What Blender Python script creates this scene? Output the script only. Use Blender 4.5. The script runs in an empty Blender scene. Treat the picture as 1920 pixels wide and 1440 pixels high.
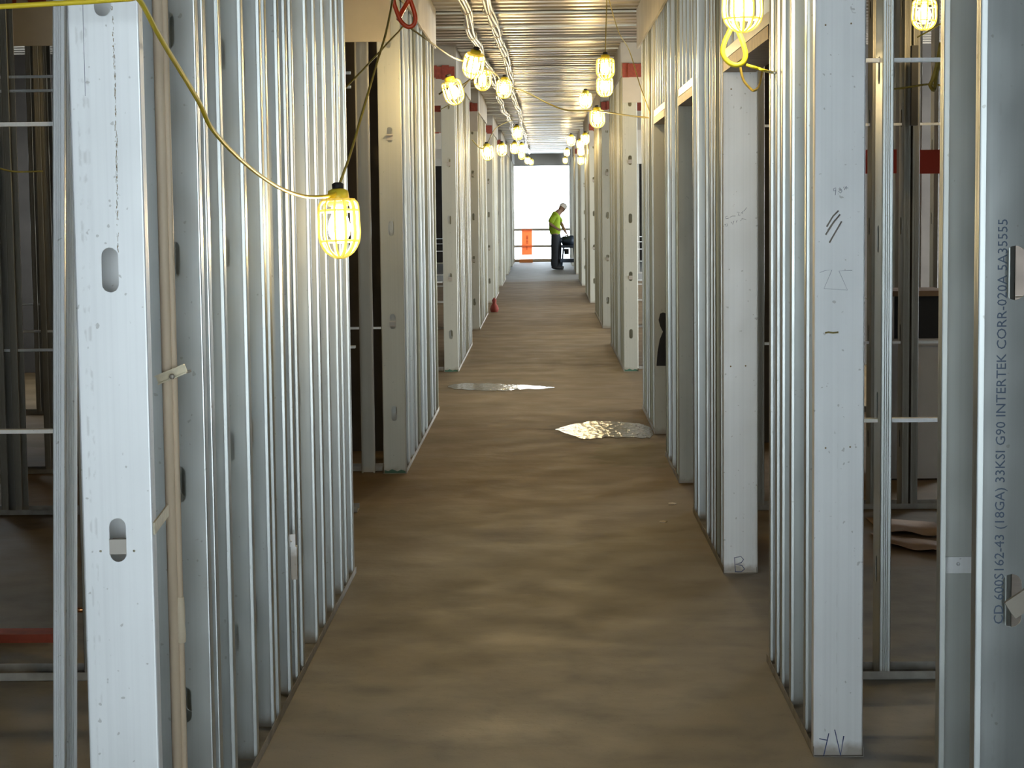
import bpy, math, random
from mathutils import Vector, Matrix
from mathutils.geometry import tessellate_polygon
random.seed(7)
PI = math.pi
scn = bpy.context.scene
C = scn.collection

# ------------------------------------------------------------------ camera
F = 3700.0
VX, VY = 1018.0, 388.0
ROLL = 0.0095
CAMZ = 1.75
yc = Vector((VX-960, -(VY-720), F)).normalized()          # world +Y in camera (right, up, forward)
zc = Vector((-ROLL, 1, 0)); zc = (zc - yc*zc.dot(yc)).normalized()
xc = zc.cross(yc) * -1
if xc.x < 0: xc = -xc
# rows: world X,Y,Z in camera coords
R_right = Vector((xc.x, yc.x, zc.x)); R_up = Vector((xc.y, yc.y, zc.y)); R_fwd = Vector((xc.z, yc.z, zc.z))
EYE = Vector((0, 0, CAMZ))
cam = bpy.data.cameras.new('camera'); co = bpy.data.objects.new('camera', cam); C.objects.link(co)
m = Matrix.Identity(4)
for i in range(3):
    m[i][0] = R_right[i]; m[i][1] = R_up[i]; m[i][2] = -R_fwd[i]; m[i][3] = EYE[i]
co.matrix_world = m
cam.sensor_width = 36; cam.lens = F*36/1920; cam.clip_end = 400; cam.clip_start = .05
scn.camera = co

def at(px, py, Y):
    """the point of the place seen at this pixel, at distance Y along the corridor"""
    d = R_fwd*F + R_right*(px-960) - R_up*(py-720)
    return EYE + d*(Y/d.y)

# ------------------------------------------------------------------ materials
def mat(name, col, rough=.5, metal=0.0, var=0.0, vscale=8, bump=0.0, bscale=60, col2=None, emit=None, estr=0, stretch=(1,1,1), trans=0, spec=.5, alpha=None):
    M = bpy.data.materials.new(name); M.use_nodes = True
    nt = M.node_tree; b = nt.nodes['Principled BSDF']
    b.inputs['Base Color'].default_value = (*col, 1)
    b.inputs['Roughness'].default_value = rough
    b.inputs['Metallic'].default_value = metal
    b.inputs['Specular IOR Level'].default_value = spec
    if trans: b.inputs['Transmission Weight'].default_value = trans
    tc = nt.nodes.new('ShaderNodeTexCoord'); mp = nt.nodes.new('ShaderNodeMapping'); mp.inputs['Scale'].default_value = stretch
    nt.links.new(tc.outputs['Object'], mp.inputs['Vector'])
    if var or col2:
        n = nt.nodes.new('ShaderNodeTexNoise'); n.inputs['Scale'].default_value = vscale; n.inputs['Detail'].default_value = 6
        nt.links.new(mp.outputs['Vector'], n.inputs['Vector'])
        r = nt.nodes.new('ShaderNodeValToRGB')
        r.color_ramp.elements[0].position = .35; r.color_ramp.elements[1].position = .68
        c2 = col2 if col2 else tuple(c*(1-var) for c in col)
        r.color_ramp.elements[0].color = (*c2, 1); r.color_ramp.elements[1].color = (*col, 1)
        nt.links.new(n.outputs['Fac'], r.inputs['Fac']); nt.links.new(r.outputs['Color'], b.inputs['Base Color'])
    if bump:
        n2 = nt.nodes.new('ShaderNodeTexNoise'); n2.inputs['Scale'].default_value = bscale; n2.inputs['Detail'].default_value = 4
        nt.links.new(mp.outputs['Vector'], n2.inputs['Vector'])
        bp = nt.nodes.new('ShaderNodeBump'); bp.inputs['Strength'].default_value = bump; bp.inputs['Distance'].default_value = .004
        nt.links.new(n2.outputs['Fac'], bp.inputs['Height']); nt.links.new(bp.outputs['Normal'], b.inputs['Normal'])
    if emit:
        b.inputs['Emission Color'].default_value = (*emit, 1); b.inputs['Emission Strength'].default_value = estr
    return M

def galv_mat(name, base, rough, metal, dirt=.35, dirtcol=(.30,.29,.25), seed=0, smear=0.0):
    """galvanized sheet: soft spangle, fine vertical rolling lines, scattered vertical scuffs"""
    M = bpy.data.materials.new(name); M.use_nodes = True
    nt = M.node_tree; L = nt.links; N = nt.nodes; b = N['Principled BSDF']
    b.inputs['Metallic'].default_value = metal
    tc = N.new('ShaderNodeTexCoord')
    oi = N.new('ShaderNodeObjectInfo')
    ad = N.new('ShaderNodeVectorMath'); ad.operation = 'ADD'
    L.new(tc.outputs['Object'], ad.inputs[0])
    ml = N.new('ShaderNodeMath'); ml.operation = 'MULTIPLY'; ml.inputs[1].default_value = 37
    L.new(oi.outputs['Random'], ml.inputs[0]); L.new(ml.outputs[0], ad.inputs[1])
    def noise(scale, st, det=5):
        mp = N.new('ShaderNodeMapping'); mp.inputs['Scale'].default_value = st
        L.new(ad.outputs[0], mp.inputs['Vector'])
        n = N.new('ShaderNodeTexNoise'); n.inputs['Scale'].default_value = scale; n.inputs['Detail'].default_value = det
        L.new(mp.outputs['Vector'], n.inputs['Vector']); return n.outputs['Fac']
    def ramp(fac, p0, p1, c0, c1):
        r = N.new('ShaderNodeValToRGB'); e = r.color_ramp.elements
        e[0].position = p0; e[1].position = p1; e[0].color = (*c0, 1); e[1].color = (*c1, 1)
        L.new(fac, r.inputs['Fac']); return r.outputs['Color']
    cloud = ramp(noise(3.0, (1,1,.5)), .3, .7, tuple(c*.88 for c in base), base)
    lines = ramp(noise(1.0, (90,90,.35), 2), .3, .6, (.95,.95,.95), (1,1,1))
    mx = N.new('ShaderNodeMix'); mx.data_type = 'RGBA'; mx.blend_type = 'MULTIPLY'; mx.inputs['Factor'].default_value = 1
    L.new(cloud, mx.inputs['A']); L.new(lines, mx.inputs['B'])
    # broken vertical scuff lines: narrow in x, patchy along z
    a = ramp(noise(1.0, (45,45,.12), 1), .66, .72, (0,0,0), (1,1,1))
    c = ramp(noise(38, (1,1,.6), 3), .52, .60, (0,0,0), (1,1,1))
    m2 = N.new('ShaderNodeMath'); m2.operation = 'MULTIPLY'; L.new(a, m2.inputs[0]); L.new(c, m2.inputs[1])
    m3 = N.new('ShaderNodeMath'); m3.operation = 'MULTIPLY'; m3.inputs[1].default_value = dirt*.45; L.new(m2.outputs[0], m3.inputs[0])
    mz = N.new('ShaderNodeMix'); mz.data_type = 'RGBA'; L.new(m3.outputs[0], mz.inputs['Factor'])
    L.new(mx.outputs['Result'], mz.inputs['A']); mz.inputs['B'].default_value = (*dirtcol, 1)
    # little dark spots
    sp = ramp(noise(55, (1,1,1), 1), .74, .77, (0,0,0), (1,1,1))
    m4 = N.new('ShaderNodeMath'); m4.operation = 'MULTIPLY'; m4.inputs[1].default_value = .5; L.new(sp, m4.inputs[0])
    my = N.new('ShaderNodeMix'); my.data_type = 'RGBA'; L.new(m4.outputs[0], my.inputs['Factor'])
    L.new(mz.outputs['Result'], my.inputs['A']); my.inputs['B'].default_value = (*dirtcol, 1)
    # plastered dust near the floor
    sx = N.new('ShaderNodeSeparateXYZ'); L.new(tc.outputs['Object'], sx.inputs[0])
    nz = noise(14, (1,1,1), 4)
    sb = N.new('ShaderNodeMath'); sb.operation = 'MULTIPLY_ADD'; sb.inputs[1].default_value = .10; L.new(nz, sb.inputs[0]); L.new(sx.outputs['Z'], sb.inputs[2])
    dz = ramp(sb.outputs[0], .065, .10, (1,1,1), (0,0,0))
    m5 = N.new('ShaderNodeMath'); m5.operation = 'MULTIPLY'; m5.inputs[1].default_value = .8; L.new(dz, m5.inputs[0])
    mw = N.new('ShaderNodeMix'); mw.data_type = 'RGBA'; L.new(m5.outputs[0], mw.inputs['Factor'])
    L.new(my.outputs['Result'], mw.inputs['A']); mw.inputs['B'].default_value = (.33,.28,.21,1)
    L.new(mw.outputs['Result'], b.inputs['Base Color'])
    rr = N.new('ShaderNodeMapRange'); rr.inputs['To Min'].default_value = rough-.05; rr.inputs['To Max'].default_value = rough+.12
    L.new(noise(20, (1,1,.4), 4), rr.inputs['Value']); L.new(rr.outputs['Result'], b.inputs['Roughness'])
    bp = N.new('ShaderNodeBump'); bp.inputs['Strength'].default_value = .06; bp.inputs['Distance'].default_value = .0008
    L.new(noise(1.0, (60,60,1.5), 3), bp.inputs['Height']); L.new(bp.outputs['Normal'], b.inputs['Normal'])
    return M

M_GALV = galv_mat('galvanized_steel', (.58,.61,.585), .30, .84)
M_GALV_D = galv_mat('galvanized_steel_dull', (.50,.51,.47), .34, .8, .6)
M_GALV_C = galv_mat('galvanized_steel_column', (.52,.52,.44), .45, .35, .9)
M_GALV_Y = galv_mat('galvanized_steel_olive', (.27,.255,.18), .30, .8, .8)  # darker olive copy, picked at random for studs further in
M_GALV_SHADE = galv_mat('galvanized_steel_shaded', (.30,.285,.24), .42, .6, .6)  # darker copy for room studs, the rooms' shade put into its colour
M_GALV_N = galv_mat('galvanized_steel_bright', (.88,.90,.885), .42, .30, .75)
M_TRACK = mat('dusty_track', (.42,.39,.33), .55, .3, .35, 12)
M_GYP = mat('gypsum_board', (.52,.47,.38), .85, 0, .12, 5)
M_GYPG = mat('gypsum_board_grey', (.40,.37,.31), .85, 0, .15, 4)
M_CAULK = mat('firestop_red', (.30,.055,.028), .75, 0, .3, 30, .8, 40)
M_YEL = mat('yellow_cord', (.80,.60,.03), .45)
M_YEL2 = mat('yellow_plastic', (.85,.80,.04), .4)
M_OLIVE = mat('dirty_yellow_cord', (.42,.33,.06), .6, 0, .3, 40)
M_CAGE = mat('lamp_cage_plastic', (.97,.93,.45), .35, 0)
_n = M_CAGE.node_tree; _t = _n.nodes.new('ShaderNodeBsdfTranslucent'); _t.inputs['Color'].default_value = (1,.96,.6,1)
_m = _n.nodes.new('ShaderNodeMixShader'); _m.inputs[0].default_value = .7
_n.links.new(_n.nodes['Principled BSDF'].outputs[0], _m.inputs[1]); _n.links.new(_t.outputs[0], _m.inputs[2]); _n.links.new(_m.outputs[0], _n.nodes['Material Output'].inputs['Surface'])
M_BLACK = mat('black_rubber', (.015,.015,.016), .7, 0, .2, 10)
M_RED = mat('orange_red_hook', (.85,.10,.03), .35)
M_PIPE = mat('tan_pipe', (.86,.70,.50), .55, 0, .18, 9, stretch=(1,1,.2))
M_TAPE = mat('paper_tape', (.72,.62,.45), .8)
M_ZINC = mat('zinc_hardware', (.66,.60,.44), .42, .7, .2, 60)
M_HDR = mat('tarnished_header', (.40,.29,.16), .5, .5, .3, 20)
M_COND = mat('armored_cable', (.70,.66,.58), .28, .85, .25, 40)
M_INK = mat('marker_ink', (.05,.08,.20), .6)
M_PENCIL = mat('pencil_mark', (.16,.17,.22), .6)
M_PRINT = mat('stencil_print', (.10,.14,.20), .6)
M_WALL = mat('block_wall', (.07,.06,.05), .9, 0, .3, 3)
M_BLUE = mat('blue_tarp', (.03,.30,.50), .5)
M_WOOD = mat('cardboard_sheet', (.36,.23,.14), .85, 0, .25, 6)
M_WHITE = mat('white_cabinet_paint', (.66,.63,.58), .6, 0, .06, 5)
M_COPPER = mat('copper', (.80,.36,.16), .25, 1)
M_HOLE = mat('rust_stain', (.30,.22,.10), .8)
M_MUSTARD = mat('mustard_smear', (.50,.42,.16), .7)
M_GREENP = mat('green_marker_paint', (.05,.13,.08), .6)

# bulbs: two strengths of the same incandescent glow
M_BULB = mat('glowing_bulb', (1,.9,.7), .3, emit=(1.0,.74,.37), estr=390)
M_SOCK = mat('socket_yellow', (.85,.70,.05), .4)

# ------------------------------------------------------------------ mesh helpers
class MB:
    def __init__(s): s.v = []; s.f = []; s.smooth = []
    def add(s, vs, fs, smooth=False):
        o = len(s.v); s.v += [tuple(p) for p in vs]
        for f in fs: s.f.append(tuple(o+i for i in f)); s.smooth.append(smooth)
    def box(s, x0, x1, y0, y1, z0, z1, M=None):
        vs = [Vector((x, y, z)) for z in (z0, z1) for y in (y0, y1) for x in (x0, x1)]
        if M: vs = [M @ v for v in vs]
        s.add(vs, [(0,2,3,1),(4,5,7,6),(0,1,5,4),(2,6,7,3),(1,3,7,5),(0,4,6,2)]); return s
    def poly_z(s, pts, z0, z1):
        """closed 2D outline (ccw) extruded in z"""
        n = len(pts)
        vs = [(p[0], p[1], z0) for p in pts] + [(p[0], p[1], z1) for p in pts]
        fs = [(i, (i+1) % n, n+(i+1) % n, n+i) for i in range(n)]
        tr = tessellate_polygon([[Vector((p[0], p[1], 0)) for p in pts]])
        fs += [tuple(reversed(t)) for t in tr] + [tuple(n+i for i in t) for t in tr]
        s.add(vs, fs); return s
    def strip_z(s, line, t, z0, z1, zn=1):
        """thin sheet following a 2D line, thickness t to its left, extruded in z"""
        off = []
        for i, p in enumerate(line):
            a = Vector(line[max(i-1, 0)]); b = Vector(line[min(i+1, len(line)-1)])
            d = (b-a).normalized(); off.append((p[0]-d.y*t, p[1]+d.x*t))
        n = len(line); zs = [z0+(z1-z0)*k/zn for k in range(zn+1)]
        vs = []
        for z in zs: vs += [(p[0], p[1], z) for p in line] + [(p[0], p[1], z) for p in off]
        fs = []
        for k in range(zn):
            o = k*2*n; q = (k+1)*2*n
            for i in range(n-1):
                fs.append((o+i, o+i+1, q+i+1, q+i)); fs.append((o+n+i+1, o+n+i, q+n+i, q+n+i+1))
            fs.append((o+n, o, q, q+n)); fs.append((o+n-1, o+2*n-1, q+2*n-1, q+n-1))
        for o, r in ((0, 1), (zn*2*n, 0)):
            for i in range(n-1):
                f = (o+i, o+n+i, o+n+i+1, o+i+1); fs.append(f if r else tuple(reversed(f)))
        s.add(vs, fs); return s
    def plate(s, outline, holes, y0, y1):
        """x-z plate with holes between y0 and y1"""
        loops = [outline]+holes; flat = [p for l in loops for p in l]; n = len(flat)
        tr = tessellate_polygon([[Vector((p[0], p[1], 0)) for p in l] for l in loops])
        vs = [(p[0], y0, p[1]) for p in flat] + [(p[0], y1, p[1]) for p in flat]
        fs = [tuple(t) for t in tr] + [tuple(n+i for i in reversed(t)) for t in tr]
        o = 0
        for l in loops:
            k = len(l)
            for i in range(k): fs.append((o+i, o+(i+1) % k, n+o+(i+1) % k, n+o+i))
            o += k
        s.add(vs, fs); return s
    def tube(s, pts, r, n=8, close=False, flat=1.0):
        pts = [Vector(p) for p in pts]; rings = []; up = None
        rad = r if isinstance(r, (list, tuple)) else [r]*len(pts)
        for i, p in enumerate(pts):
            a = pts[max(i-1, 0)] if not close else pts[i-1]
            b = pts[min(i+1, len(pts)-1)] if not close else pts[(i+1) % len(pts)]
            d = (b-a).normalized()
            if up is None: up = d.orthogonal().normalized()
            up = (up - d*up.dot(d)).normalized(); sd = d.cross(up)
            rings.append([p + (up*math.cos(t)*rad[i]*flat + sd*math.sin(t)*rad[i]) for t in [2*PI*k/n for k in range(n)]])
        vs = [v for rg in rings for v in rg]; fs = []
        m_ = len(pts); last = m_ if close else m_-1
        for i in range(last):
            j = (i+1) % m_
            for k in range(n): fs.append((i*n+k, i*n+(k+1) % n, j*n+(k+1) % n, j*n+k))
        if not close: fs.append(tuple(reversed(range(n)))); fs.append(tuple((m_-1)*n+k for k in range(n)))
        s.add(vs, fs, True); return s
    def lathe(s, prof, n=16, M=None, cx=0, cy=0):
        vs = []; fs = []
        for r, z in prof:
            for k in range(n): vs.append(Vector((cx+r*math.cos(2*PI*k/n), cy+r*math.sin(2*PI*k/n), z)))
        if M: vs = [M @ v for v in vs]
        for i in range(len(prof)-1):
            for k in range(n): fs.append((i*n+k, i*n+(k+1) % n, (i+1)*n+(k+1) % n, (i+1)*n+k))
        if prof[0][0] > 1e-4: fs.append(tuple(reversed(range(n))))
        if prof[-1][0] > 1e-4: fs.append(tuple((len(prof)-1)*n+k for k in range(n)))
        s.add(vs, fs, True); return s
    def mesh(s, name, m_):
        me = bpy.data.meshes.new(name); me.from_pydata(s.v, [], s.f)
        me.polygons.foreach_set('use_smooth', s.smooth)
        me.materials.append(m_); me.update(); return me
    def build(s, name, m_, parent=None, loc=None, rz=0):
        return obj(name, s.mesh(name, m_), parent, loc, rz)

def obj(name, data, parent=None, loc=None, rz=0):
    o = bpy.data.objects.new(name, data); C.objects.link(o)
    if parent: o.parent = parent
    if loc is not None: o.location = loc
    if rz: o.rotation_euler.z = rz
    return o
def tag(o, label=None, cat=None, group=None, kind=None):
    if label: o['label'] = label
    if cat: o['category'] = cat
    if group: o['group'] = group
    if kind: o['kind'] = kind
    return o
def empty(name, loc, rz=0):
    o = bpy.data.objects.new(name, None); C.objects.link(o); o.location = loc; o.rotation_euler.z = rz; o.empty_display_size = .1; return o
def copy_tree(root):
    c = root.copy(); C.objects.link(c)
    for ch in list(root.children):
        d = ch.copy(); C.objects.link(d); d.parent = c
        for g in ch.children:
            e = g.copy(); C.objects.link(e); e.parent = d
    return c
def smooth_path(pts, sub=6):
    P = [Vector(p) for p in pts]; out = []
    for i in range(len(P)-1):
        p0 = P[max(i-1, 0)]; p1 = P[i]; p2 = P[i+1]; p3 = P[min(i+2, len(P)-1)]
        for k in range(sub):
            t = k/sub
            out.append(.5*((2*p1)+(p2-p0)*t+(2*p0-5*p1+4*p2-p3)*t*t+(3*p1-p0-3*p2+p3)*t**3))
    out.append(P[-1]); return out

# ------------------------------------------------------------------ setting
H = 3.45            # underside of the metal deck
XL, XR = -.92, .845
YEND = 64.2
W = .152            # stud web
FL = .041

def floor_mat():
    M = bpy.data.materials.new('concrete_floor'); M.use_nodes = True
    nt = M.node_tree; N = nt.nodes; L = nt.links; b = N['Principled BSDF']
    tc = N.new('ShaderNodeTexCoord')
    def noise(scale, st=(1,1,1), det=6, dist=0):
        mp = N.new('ShaderNodeMapping'); mp.inputs['Scale'].default_value = st; L.new(tc.outputs['Object'], mp.inputs['Vector'])
        n = N.new('ShaderNodeTexNoise'); n.inputs['Scale'].default_value = scale; n.inputs['Detail'].default_value = det; n.inputs['Distortion'].default_value = dist
        L.new(mp.outputs['Vector'], n.inputs['Vector']); return n.outputs['Fac']
    def ramp(fac, stops):
        r = N.new('ShaderNodeValToRGB'); e = r.color_ramp.elements
        e[0].position = stops[0][0]; e[0].color = (*stops[0][1], 1); e[1].position = stops[-1][0]; e[1].color = (*stops[-1][1], 1)
        for p, c in stops[1:-1]: q = e.new(p); q.color = (*c, 1)
        L.new(fac, r.inputs['Fac']); return r.outputs['Color']
    def mix(a, bb, f, mode='MIX'):
        x = N.new('ShaderNodeMix'); x.data_type = 'RGBA'; x.blend_type = mode
        for k, v in (('A', a), ('B', bb), ('Factor', f)):
            if isinstance(v, (tuple, float, int)): x.inputs[k].default_value = (*v, 1) if isinstance(v, tuple) else v
            else: L.new(v, x.inputs[k])
        return x.outputs['Result']
    brown = ramp(noise(1.6, (.35,1,1), 8), [(.3, (.115,.073,.030)), (.5, (.145,.095,.043)), (.72, (.19,.132,.068))])
    grey = ramp(noise(4.0, (1,1,1), 10, .2), [(.28, (.27,.27,.255)), (.5, (.37,.355,.315)), (.72, (.43,.405,.35))])
    sx = N.new('ShaderNodeSeparateXYZ'); L.new(tc.outputs['Object'], sx.inputs[0])
    # dusted grey near the entrance, muddy brown with lamp warmth painted in, grey end
    nm = N.new('ShaderNodeMath'); nm.operation = 'MULTIPLY_ADD'; nm.inputs[1].default_value = 3.0
    L.new(noise(.9, (1,1,1), 5), nm.inputs[0]); L.new(sx.outputs['Y'], nm.inputs[2])
    mr = N.new('ShaderNodeMapRange'); mr.inputs['From Min'].default_value = 8.5; mr.inputs['From Max'].default_value = 13.5; L.new(nm.outputs[0], mr.inputs['Value'])
    m2 = N.new('ShaderNodeMapRange'); m2.inputs['From Min'].default_value = 47.5; m2.inputs['From Max'].default_value = 49.5; L.new(nm.outputs[0], m2.inputs['Value'])
    col = mix(grey, brown, mr.outputs['Result'])
    col = mix(col, (.24,.235,.215), m2.outputs['Result'])
    def patch(cx, cy, rx, ry, color, amt, soft=.25):
        mp = N.new('ShaderNodeMapping'); mp.inputs['Location'].default_value = (-cx/rx, -cy/ry, 0); mp.inputs['Scale'].default_value = (1/rx, 1/ry, 0)
        L.new(tc.outputs['Object'], mp.inputs['Vector'])
        ln = N.new('ShaderNodeVectorMath'); ln.operation = 'LENGTH'; L.new(mp.outputs['Vector'], ln.inputs[0])
        ma = N.new('ShaderNodeMath'); ma.operation = 'MULTIPLY_ADD'; ma.inputs[1].default_value = .9
        L.new(noise(7, (1,1,1), 6), ma.inputs[0]); L.new(ln.outputs['Value'], ma.inputs[2])
        q = N.new('ShaderNodeMapRange'); q.inputs['From Min'].default_value = 1.25-soft; q.inputs['From Max'].default_value = 1.25+soft
        q.inputs['To Min'].default_value = amt; q.inputs['To Max'].default_value = 0; L.new(ma.outputs[0], q.inputs['Value'])
        return q.outputs['Result'], color
    for a in ((.70, 9.35, .35, .28, (.36,.33,.29), .8, .3), (-.80, 6.15, .22, .35, (.40,.38,.34), .8, .35),
              (.66, 13.9, .42, .9, (.10,.075,.02), .8, .08), (.55, 15.4, .65, 1.1, (.06,.04,.02), .7, .1),
              (-.45, 19.3, .7, 1.0, (.09,.065,.035), .6, .1), (1.6, 10.0, 1, .6, (.26,.16,.09), .4, .2)):
        f, c_ = patch(*a); col = mix(col, c_, f)
    sp = ramp(noise(90, (1,1,1), 2), [(.0, (0,0,0)), (.66, (0,0,0)), (.72, (1,1,1))])
    col = mix(col, (.12,.10,.08), mix((0.,0.,0.), sp, .35))
    L.new(col, b.inputs['Base Color'])
    r = N.new('ShaderNodeMapRange'); r.inputs['To Min'].default_value = .42; r.inputs['To Max'].default_value = .8
    L.new(noise(3, (1,1,1), 4), r.inputs['Value']); L.new(r.outputs['Result'], b.inputs['Roughness'])
    b.inputs['Specular IOR Level'].default_value = .3
    bp = N.new('ShaderNodeBump'); bp.inputs['Strength'].default_value = .3; bp.inputs['Distance'].default_value = .01
    L.new(noise(12, (1,1,1), 6), bp.inputs['Height']); L.new(bp.outputs['Normal'], b.inputs['Normal'])
    return M
fl = MB().box(-8, 8, -4, YEND, -.25, 0).build('floor', floor_mat()); tag(fl, 'dusty concrete floor slab', kind='structure')

# metal deck: trapezoid flutes across the corridor
M_DECK = mat('steel_deck', (.52,.49,.43), .33, .85, .25, 1.5, .5, 9, stretch=(1,.6,1))
dk = MB(); pts = []; y = -6.0; k = 0
while y < YEND-.01:
    pts += [(y, H), (y+.13, H), (y+.155, H+.05), (y+.28, H+.05)]; y += .305
line = pts + [(YEND, H)]
n = len(line); vs = []
for x in (-8, 8): vs += [(x, p[0], p[1]) for p in line]
vs += [(x, line[i][0], H+.20) for x in (-8, 8) for i in (0, n-1)]
fs = [(i, n+i, n+i+1, i+1) for i in range(n-1)]
fs += [(2*n, 2*n+1, 2*n+3, 2*n+2)]
dk.add(vs, fs)
ceil = dk.build('ceiling', M_DECK); tag(ceil, 'corrugated steel deck ceiling', kind='structure')
# seams of the deck
sm = MB(); y = 13.4
while y < 60: sm.box(-2.2, 2.2, y, y+.03, H-.014, H+.001); y += 1.35
tag(sm.build('trim_1', M_GALV), 'bright seam strips across the deck', kind='structure')

WIN_R = [(17.2,20.9),(25.3,28.3),(32.8,35.6),(40.3,43.4),(48.0,51.0),(55.2,58.6)]
def side_wall(name, x, wins, z0, z1):
    s = 1 if x > 0 else -1; a, b = (x, x+.2) if s > 0 else (x-.2, x)
    mb = MB(); y = -1.2
    for w0, w1 in wins:
        mb.box(a, b, y, w0, 0, H); mb.box(a, b, w0, w1, 0, z0); mb.box(a, b, w0, w1, z1, H); y = w1
    mb.box(a, b, y, YEND, 0, H)
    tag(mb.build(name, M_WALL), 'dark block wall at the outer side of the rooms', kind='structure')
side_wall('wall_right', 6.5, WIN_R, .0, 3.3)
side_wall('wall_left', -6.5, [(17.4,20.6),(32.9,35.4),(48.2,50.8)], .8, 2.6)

mb = MB(); mb.box(-6.5, -1.5, -1.2, -1.0, 0, H); mb.box(2.2, 6.5, -1.2, -1.0, 0, H); mb.box(-1.5, 2.2, -1.2, -1.0, 3.2, H)
mb.build('wall_daylight_mask', M_WALL)['kind'] = 'structure'  # unseen wall behind the camera, its opening sized to limit the daylight
MB().box(.80, 1.25, 2.85, 3.05, 0, H).build('wall_added_shade', M_WALL)['kind'] = 'structure'  # pier added out of view to shade the lettered stud
MB().box(-6.5, XL-W-.01, YEND, YEND+.2, 0, H).build('wall_back', M_WALL)['kind'] = 'structure'
MB().box(XR+W+.01, 6.5, YEND, YEND+.2, 0, H).build('wall_end', M_WALL)['kind'] = 'structure'
tag(MB().box(-1.07, 1.0, YEND-.25, YEND-.02, 3.07, H-.001).build('trim_2', mat('pale_header', (.85,.83,.78), .8)), 'pale header over the far opening', kind='structure')
# ------------------------------------------------------------------ studs
def stadium(cx, cz, w=.038, h=.10, n=8):
    r = w/2; o = []
    for k in range(n+1): t = -PI/2*0 + PI*k/n; o.append((cx+r*math.cos(t), cz+h/2-r+r*math.sin(t)))
    for k in range(n+1): t = PI+PI*k/n; o.append((cx+r*math.cos(t), cz-h/2+r+r*math.sin(t)))
    return o
KNOCK = [.40, 1.01, 1.62, 2.23, 2.84]
_cache = {}
def stud_mesh(z1=H, w=W, fl_=FL, holes=True, m_=None, z0=.004, rib=True):
    m_ = m_ or M_GALV; key = (round(z1,3), w, fl_, holes, m_.name, z0, rib)
    if key in _cache: return _cache[key]
    t = .0016; hw = w/2; r = .005; mb = MB()
    out = [(-hw+r, z0), (hw-r, z0), (hw-r, z1), (-hw+r, z1)]
    hs = [list(reversed(stadium(0, z))) for z in KNOCK if holes and z0+.1 < z < z1-.1]
    mb.plate(out, hs, 0, t)
    for s in (-1, 1):
        ln = [(s*(hw-r), 0)]
        for a in (1, 2, 3): q = a*PI/6; ln.append((s*(hw-r+r*math.sin(q)), r-r*math.cos(q)))
        if rib:
            for yy in (.32, .5, .68): ln += [(s*hw, fl_*yy-.0014), (s*(hw-.0010), fl_*yy), (s*hw, fl_*yy+.0014)]
        ln += [(s*hw, fl_-.003), (s*(hw-.0009), fl_-.0009), (s*(hw-.003), fl_), (s*(hw-.0115), fl_+.0006)]
        if s > 0: mb.strip_z(ln, t, z0, z1)
        else: mb.strip_z(list(reversed(ln)), t, z0, z1)
    _cache[key] = mb.mesh('steel_stud', m_); return _cache[key]

ORD = ['first','second','third','fourth','fifth','sixth','seventh','eighth','ninth','tenth','eleventh','twelfth','thirteenth','fourteenth','fifteenth','sixteenth','seventeenth','eighteenth','nineteenth','twentieth']
clip_me = None
def clip_mesh():
    """bridging clip seated in the lower half of a knockout"""
    global clip_me
    if clip_me is None:
        mb = MB(); mb.box(-.021, .021, -.004, 0, -.034, .006); mb.box(-.021, .021, -.02, -.004, -.006, -.002)
        clip_me = mb.mesh('bridging_clip', M_GALV_N)
    return clip_me
def stud(cx, y, label, away=True, m_=None, z1=H, group=None, rz=None, holes=True, clips=(), z0=.004, w=W, fl_=FL, name='steel_stud', tilt=None):
    me = stud_mesh(z1, w, fl_, holes, m_, z0)
    if clips:
        e = empty(name, (cx, y, 0), rz if rz is not None else (0 if away else PI))
        o = obj('stud_body', me, e)
        for z in clips: obj('bridging_clip', clip_mesh(), e, (0, 0, z))
        o = e
    else:
        o = obj(name, me, None, (cx, y, 0), rz if rz is not None else (0 if away else PI))
    if tilt: o.rotation_euler.x = tilt[0]; o.rotation_euler.y = tilt[1]
    return tag(o, label, 'stud', group)

def run_track(x0, x1, y0, y1, label, z=0, h=.032, m_=None, name='floor_track', up=True):
    """U channel lying on the floor along y (or x), lips on its long sides"""
    mb = MB(); t = .0016; a = 1 if up else -1
    zz = sorted((z+.0005*a, z+(.0005+t)*a)); mb.box(x0, x1, y0, y1, *zz)
    zl = sorted((z+.0005*a, z+h*a))
    if (y1-y0) > (x1-x0): mb.box(x0, x0+t, y0, y1, *zl); mb.box(x1-t, x1, y0, y1, *zl)
    else: mb.box(x0, x1, y0, y0+t, *zl); mb.box(x0, x1, y1-t, y1, *zl)
    return tag(mb.build(name, m_ or M_TRACK), label, 'track')

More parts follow.
